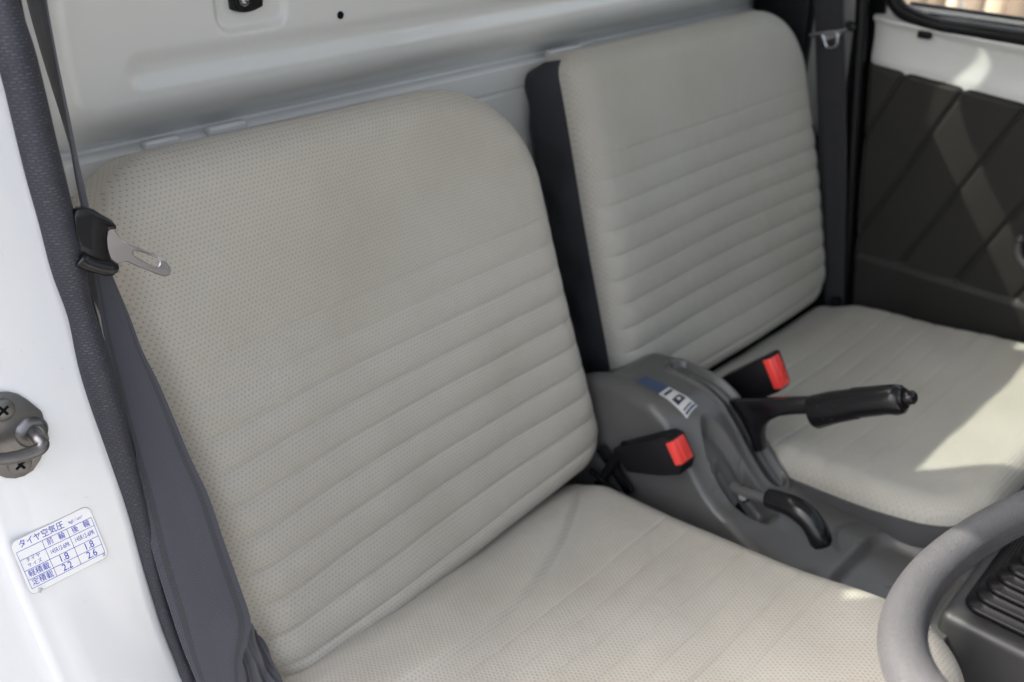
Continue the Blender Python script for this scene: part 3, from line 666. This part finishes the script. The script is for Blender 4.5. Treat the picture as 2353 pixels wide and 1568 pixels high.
# upper webbing: twists from its face to its edge on the way down to the tongue
cenp = [(60, -120), (82, 0), (112, 130), (147, 265), (172, 380), (192, 470), (208, 545), (215, 590)]
aw = [24, 21, 15, 8, -3, -6.5, -6, -5]; dp = [.020, .022, .028, .034, .036, .034, .030, .030]; yb = [-.155, -.15, -.14, -.125, -.11, -.098, -.088, -.082]
Lp, Rp = [], []
for (px, py), a, d, y in zip(cenp, aw, dp, yb):
    Lp.append(PY(px-a, py, y-.5*d)); Rp.append(PY(px+a, py, y+.5*d))
ribbon('shoulder_webbing', Lp, Rp, .0018, M['webdark'], bt, 90)  # same belt in a darker colour, standing in for its shaded face
# second, light edge of the webbing
cen2 = [(88, -120), (104, 0), (127, 130), (152, 255), (174, 370), (193, 462), (208, 540), (213, 590)]; aw2 = [2.5, 3, 4, 5, 6.5, 8.5, 6.5, 4]
Lp = [PY(p[0]-a, p[1], y+.022) for p, a, y in zip(cen2, aw2, yb)]; Rp = [PY(p[0]+a, p[1], y+.020) for p, a, y in zip(cen2, aw2, yb)]
ribbon('webbing_edge', Lp, Rp, .0014, M['web'], bt, 70)
TY = -.062; TN = np.array([.10, 1.0, .12]); TNn = TN/np.linalg.norm(TN); c0 = TN@PY(230, 560, TY)
def PT(px, py, o=0): return PL(px, py, TN, c0+o)
ft = 720/2352/1.7407
def TT(pts, o=0): return [PT(x*ft, 700/1.7407+y*ft, o) for x, y in pts]
bodyp = [(905, 520), (930, 445), (990, 405), (1080, 398), (1180, 430), (1270, 488), (1400, 560), (1465, 630), (1484, 692), (1370, 690), (1352, 800), (1362, 930), (1405, 1070), (1500, 1140), (1518, 1200), (1480, 1255), (1400, 1280), (1300, 1270), (1150, 1215), (1040, 1120), (975, 960), (930, 720)]
tongue = plate('tongue_grip', TT(bodyp, -.004), TNn*.010, M['black'], bt, .0035, seg=3)
blade = [(1368, 690), (1480, 690), (1510, 750), (1590, 850), (1680, 900), (1850, 965), (2050, 1055), (2150, 1120), (2210, 1200), (2222, 1255), (2195, 1310), (2130, 1322), (2060, 1300), (1800, 1200), (1660, 1135), (1610, 1128), (1560, 1150), (1518, 1165), (1400, 1090), (1330, 940), (1330, 760)]
slotp = [(1722, 1008), (1745, 985), (1780, 985), (1900, 1025), (2040, 1085), (2068, 1110), (2070, 1160), (2040, 1195), (1995, 1190), (1860, 1120), (1740, 1050)]
plate('tongue_blade', TT(blade, -.0008), TNn*.0028, M['bright'], tongue, .0008, holes=[TT(slotp, -.0008)], seg=1)
tube('tongue_bar', smoothpath(TT([(1030, 1090), (1130, 1150), (1280, 1200), (1400, 1225), (1470, 1215)], .008), 20), [.0045]+[.006]*18+[.0045], M['black'], tongue, 14)
plate('tongue_recess', TT([(1000, 560), (1180, 520), (1200, 980), (1080, 930), (1010, 760)], .0061), TNn*.0006, M['blackmatt'], tongue)

# ================================================================== passenger side: pillar, belt, door
pp_ = empty('door_pillar', (-.68, -.17, .3)); tag(pp_, 'painted far door pillar with black trim, behind the far belt', 'pillar')
mesh('pillar_panel', [(-.690, -.285, -.3), (-.690, -.06, -.3), (-.690, -.13, 1.0), (-.690, -.285, 1.0)], [(0, 1, 2, 3)], M['paint_dim'], pp_, smooth=False)
tr = [PX(*p, -.675) for p in ((1775, -90), (1868, -90), (1880, 120), (1905, 300), (1945, 262), (1950, 700), (1905, 760))]
plate('pillar_trim', [(-.655, -.275, -.15), (-.655, -.275, .70), (-.655, -.175, .70), (-.655, -.165, .35), (-.655, -.12, .27), (-.655, -.06, .25), (-.655, -.02, -.15)], (-.03, 0, 0), M['blackmatt'], pp_, .006)
pb = empty('seat_belt', (-.64, -.05, .0)); tag(pb, 'dark seat belt with small steel tongue against the far pillar', 'seat belt', 'seat belts')
xb = -.646
ribbon('webbing', [PX(1869, -120, xb), PX(1871, 0, xb), PX(1876, 200, xb), PX(1883, 400, xb), PX(1890, 550, xb), PX(1897, 720, xb)], [PX(1937, -120, xb+.004), PX(1939, 0, xb+.004), PX(1943, 200, xb+.004), PX(1945, 400, xb+.004), PX(1942, 550, xb+.004), PX(1937, 720, xb+.004)], .002, M['webdark'], pb, 40)
xt = xb+.006
tube('tongue_crossbar', [PX(1862, 81, xt), PX(1890, 77, xt), PX(1925, 72, xt), PX(1948, 68, xt)], [.0035, .003, .003, .0035], M['bright'], pb, 10)
U_ = [PX(*p, xt) for p in ((1888, 76), (1898, 103), (1901, 109), (1912, 110), (1921, 105), (1924, 96), (1920, 74), (1888, 76))]
tube('tongue_loop', smoothpath(U_, 40), .0028, M['bright'], pb, 10)
plate('tongue_plate', [PX(*p, xt-.001) for p in ((1878, 76), (1938, 69), (1930, 82), (1920, 88), (1897, 92), (1890, 84))], (-.002, 0, 0), M['bright'], pb)
plate('tongue_grip', [PX(*p, xt) for p in ((1940, 52), (1950, 49), (1962, 56), (1964, 68), (1954, 74), (1942, 70))], (-.010, 0, 0), M['black'], pb, .002)
tube('anchor_bolt', [(-.650, -.02, .012), (-.634, -.02, .012)], .011, M['black'], pb, 14)

dr = empty('cab_door', (-.70, .2, -.2)); tag(dr, 'far door with white metal top, dark quilted trim and window', 'door')
DX = -.68
def door_edge(z): return -.012-.128*z                              # rear edge of the door
# painted upper panel, concave under a lip at the window
zz_ = np.concatenate([np.linspace(.392, .455, 14), np.linspace(.458, .515, 26)]); V = []
yy_ = np.linspace(0, 1, 30)
for y in yy_:
    for z in zz_:
        x = DX+.004-.006*math.sin(math.pi*min(max((z-.41)/.075, 0), 1))+.003*float(sst(.462, .478, z))-.022*float(sst(.478, .500, z))
        e = door_edge(z); yy = e+.004+(.95-e)*y
        x -= .012*float(sst(.012, .0, yy-e-.004))
        V.append((x, yy, z+(.016-.0704*yy if z < .46 else (.016-.0704*yy)*max(0, (.50-z)/.04))))
upper = mesh('upper_panel', V, gridfaces(len(yy_), len(zz_)), M['paint_dim'], dr, sharp=60)
# trim with diagonal pressed grooves
g0 = [PX(2222, 210, DX), PX(2154, 300, DX), PX(2261, 377, DX), PX(2202, 441, DX), PX(2317, 510, DX), PX(2269, 558, DX)]
dirn = (g0[0]-g0[1]); dirn = dirn[1:]/np.linalg.norm(dirn[1:]); nrm_ = np.array([-dirn[1], dirn[0]])
offs = [nrm_@g0[0][1:], nrm_@g0[2][1:], nrm_@g0[4][1:]]; pitchd = (offs[2]-offs[0])/2
ny_, nz_ = 300, 230; ys2 = np.linspace(0, .60, ny_); zs2 = np.linspace(-.20, .402, nz_)
YY2, ZZ2 = np.meshgrid(ys2, zs2, indexing='ij'); YY2 = door_edge(ZZ2)+.006+YY2
a_ = (YY2*nrm_[0]+ZZ2*nrm_[1]-offs[0])/pitchd; ff = a_-np.floor(a_); dd = np.minimum(ff, 1-ff)*abs(pitchd)
up_ = sst(.100, .106, ZZ2)
XX2 = DX+.010+up_*(-.004*np.exp(-(dd/.003)**2)+.003*(1-np.abs(2*ff-1)**3))+.008*sst(.106, .094, ZZ2)-.008*sst(.396, .402, ZZ2)-.010*sst(.010, .0, YY2-door_edge(ZZ2)-.006)
ZT2 = ZZ2+(.0155-.0704*YY2)*sst(.2, .40, ZZ2)
trim = mesh('trim_panel', np.stack([XX2, YY2, ZT2], -1).reshape(-1, 3), gridfaces(ny_, nz_), M['trim'], dr)
mesh('trim_panel_front', [(DX+.01, .585, -.2), (DX+.01, .95, -.2), (DX+.01, .95, .40), (DX+.01, .50, .40)], [(0, 1, 2, 3)], M['trim'], dr, smooth=False)
# pull handle at the right border of the picture
hp = [PX(*p, DX+.03) for p in ((2352, 545), (2345, 549), (2340, 560), (2340, 580), (2346, 597), (2360, 612), (2390, 622))]
tube('pull_handle', smoothpath(hp, 24), .0052, M['grey'], dr, 10)
# outer skin, seal strip on the door edge
box('outer_skin', (-.735, -.03, -.35), (-.728, .95, .50), M['paint'], dr, .002, 1)
sp = [(-.668, door_edge(z)-.006, z) for z in np.linspace(-.25, .80, 30)]
tube('edge_seal', sp, .0105, M['rubber'], dr, 12)
plate('edge_backing', [(-.700, door_edge(-.25)-.035, -.25), (-.700, door_edge(-.25)+.03, -.25), (-.700, door_edge(.55)+.02, .55), (-.700, door_edge(.8)-.02, .80), (-.700, door_edge(.8)-.05, .80)], (.004, 0, 0), M['rubber'], dr)  # black backing plate added to block the bright gap at the door edge
# window: rubber, runner, frame, glass
zb = .492
def winline(z, x, y0, y1, n=24): return [(x, y, z) for y in np.linspace(y0, y1, n)]
cr = [(-.686, -.040, .70), (-.686, -.045, .60), (-.686, -.046, .55), (-.686, -.042, .525), (-.686, -.026, .508), (-.686, .0, .499)]+[(-.686, y, zb) for y in np.linspace(.04, .9, 20)]
tube('window_rubber', smoothpath(cr, 90), .0125, M['rubber'], dr, 14)
tube('window_runner', [(-.6945, y, zb+.0165) for y in np.linspace(-.02, .9, 20)], .0032, M['metal'], dr, 10)
tube('window_rubber_outer', [(-.706, y, zb+.021) for y in np.linspace(-.02, .9, 20)], .0065, M['rubber'], dr, 10)
box('runner_clip', (-.690, .012, zb-.020), (-.672, .034, zb-.008), M['rubber'], dr, .003, 2)
box('window_frame', (-.725, -.09, .53), (-.700, -.045, 1.0), M['blackmatt'], dr, .003, 2)
box('window_frame', (-.725, .60, .53), (-.700, .64, 1.0), M['blackmatt'], dr, .003, 2)
mesh('window_glass', [(-.7125, -.05, .50), (-.7125, .60, .50), (-.7125, .60, 1.0), (-.7125, -.05, 1.0)], [(0, 1, 2, 3)], gside, dr, smooth=False)

# ================================================================== steering wheel
sw_ = empty('steering_wheel', (.33, .664, .404)); tag(sw_, 'grey leather-grain steering wheel rim in front of the near seat', 'steering wheel')
ti = math.radians(30); wn = np.array([0, -math.sin(ti), math.cos(ti)]); wx = np.array([1., 0, 0]); wy = np.cross(wn, wx); wc = np.array([.33, .664, .404])
ring = np.array([wc+.19*(wx*math.cos(q)+wy*math.sin(q)) for q in np.linspace(0, 2*math.pi, 181)[:-1]])
V = []; uvs = []
for i, q in enumerate(np.linspace(0, 2*math.pi, 181)[:-1]):
    rd = wx*math.cos(q)+wy*math.sin(q)
    for j in range(30):
        a = 2*math.pi*j/30; k_ = .0150*(1+.03*math.cos(2*a)); k_ -= .0009*math.exp(-((a-math.pi*1.08)/.09)**2)
        V.append(wc+rd*(.19+k_*math.cos(a))+wn*k_*math.sin(a))
nn_ = 180; fs2 = [(i*30+j, i*30+(j+1) % 30, ((i+1) % nn_)*30+(j+1) % 30, ((i+1) % nn_)*30+j) for i in range(nn_) for j in range(30)]
mesh('rim', V, fs2, M['wheel'], sw_)
hubc = wc-wn*.035
tube('hub', [hubc-wn*.03, hubc, hubc+wn*.018, hubc+wn*.024], [.05, .062, .058, .04], M['blackmatt'], sw_, 28)
for q in (math.radians(0), math.radians(180), math.radians(90)):
    rd = wx*math.cos(q)+wy*math.sin(q)
    tube('spoke', [hubc+rd*.05, hubc+rd*.11+wn*.012, wc+rd*.185], .013, M['blackmatt'], sw_, 12)
tube('steering_column', [hubc-wn*.02, hubc-wn*.30+np.array([0, .03, 0])], .03, M['blackmatt'], sw_, 16)

# ================================================================== shift boot and its console
fc = empty('shift_console', (-.06, .60, -.1)); tag(fc, 'dark grey plastic shift console at the lower right, behind the steering wheel', 'console')
C0 = PZ(2146, 1398, .030); C1 = PZ(2353, 1500, .030); dy_ = (C1-C0); dy_ /= np.linalg.norm(dy_)
nfr = np.array([dy_[1], -dy_[0], 0])                               # towards the driver
Q = [C0+dy_*.006, C0+dy_*.40, C0+dy_*.40-nfr*.20, C0-nfr*.20+dy_*.006]
M['front'] = m_plastic('front_console_plastic', (.034, .034, .036), .45, 700, .35, .15)
plate('console_top', [q-np.array([0, 0, .30]) for q in Q], (0, 0, .300), M['front'], fc, .012, seg=4)
sb = empty('gear_shift_boot', (-.06, .60, .03)); tag(sb, 'black ribbed rubber gear shift boot at the right edge', 'boot')
def bellow(k, inset, z):
    a = C0+dy_*(.018+inset)-nfr*(.016+inset); ln = .22-2*inset; wd2 = .15-2*inset; r = .018; pts = []
    for (cx_, cy_, a0) in ((ln-r, wd2-r, 0), (r, wd2-r, 90), (r, r, 180), (ln-r, r, 270)):
        for k_ in range(6):
            q = math.radians(a0+18*k_); pts.append(a+dy_*(cx_+r*math.cos(q))-nfr*(cy_+r*math.sin(q)))
    return np.array([(p[0], p[1], z) for p in pts])
zb_ = .031
for k in range(6):
    ins = .002+.0058*k; z0 = zb_+.0125*k
    prof = [(ins+.006, z0), (ins+.001, z0+.001), (ins, z0+.004), (ins+.002, z0+.0075), (ins+.007, z0+.0095), (ins+.0080, z0+.0125)]
    rows = [bellow(0, i, z) for i, z in prof]; nb = len(rows[0])
    fsb = gridfaces(len(rows), nb, True)
    if k == 5: fsb.append(tuple((len(rows)-1)*nb+j for j in range(nb)))
    mesh('bellows_ring', np.vstack(rows), fsb, M['rubber'], sb, sharp=80)
tube('shift_lever', [C0+dy_*.115-nfr*.085+np.array([0, 0, .075]), C0+dy_*.10-nfr*.085+np.array([0, 0, .13]), C0+dy_*.08-nfr*.085+np.array([0, 0, .24])], [.012, .0085, .007], M['black'], sb, 14)

# ================================================================== wall bracket
wb = empty('wall_bracket', tuple(wallP(560, 5))); tag(wb, 'black rounded bracket with a steel pin on the rear wall', 'bracket')
fb = 700/2353/1.7407
bp_ = [(365, -260), (370, 0), (385, 125), (430, 145), (500, 160), (570, 165), (640, 157), (720, 130), (815, 80), (818, 0), (812, -260)]
yw = float(wallP(560, 5)[1])
plate('bracket_plate', [PY(460+x*fb, y*fb, yw+.001) for x, y in bp_], (0, .004, 0), M['blackmatt'], wb, .001)
c = PY(460+575*fb, 5*fb, yw+.005); tube('bracket_pin', [c, c+np.array([0, .004, 0]), c+np.array([0, .0065, 0])], [.006, .0055, .002], M['metal'], wb, 16)
tube('bracket_washer', [c-np.array([0, .0005, 0]), c+np.array([0, .0012, 0])], .0105, M['black'], wb, 20)

# ================================================================== fence outside the window
def m_wood(i, col):
    t = NT('weathered_board_%d' % i); tc = t.n('ShaderNodeTexCoord').outputs['Object']
    v = t.vec('MULTIPLY', tc, (1, 14, 1.2)); g = t.noise(6, 6, .65, v); k = t.ramp(t.noise(5, 3), .62, .7)
    c = t.mix(t.ramp(g, .35, .7), tuple(x*.5 for x in col), col); c = t.mix(k, c, (.10, .06, .035))
    t.set(c, .8, 0, t.bump(g, .4, .004)); return t.m
woods = [m_wood(i, c) for i, c in enumerate(((.36, .28, .20), (.14, .10, .07), (.45, .38, .30), (.22, .165, .12)))]
fe = empty('wooden_fence', (-3.1, 1.6, GZ)); tag(fe, 'weathered upright board fence seen through the far door window', 'fence')
y = -1.4; i = 0
while y < 5.0:
    w_ = random.choice((.05, .07, .09, .12)); x = -3.1+random.uniform(-.012, .012)
    bx = box('board', (x-.012, y, GZ+.02), (x+.012, y+w_, 1.15+random.uniform(-.05, .05)), woods[random.choice((0, 0, 2, 3, 1))], fe, .003, 1)
    y += w_+random.uniform(.004, .014); i += 1
for z in (-.4, .3, .9): box('rail', (-3.17, -1.4, z), (-3.125, 5.0, z+.08), woods[1], fe, .004, 1)
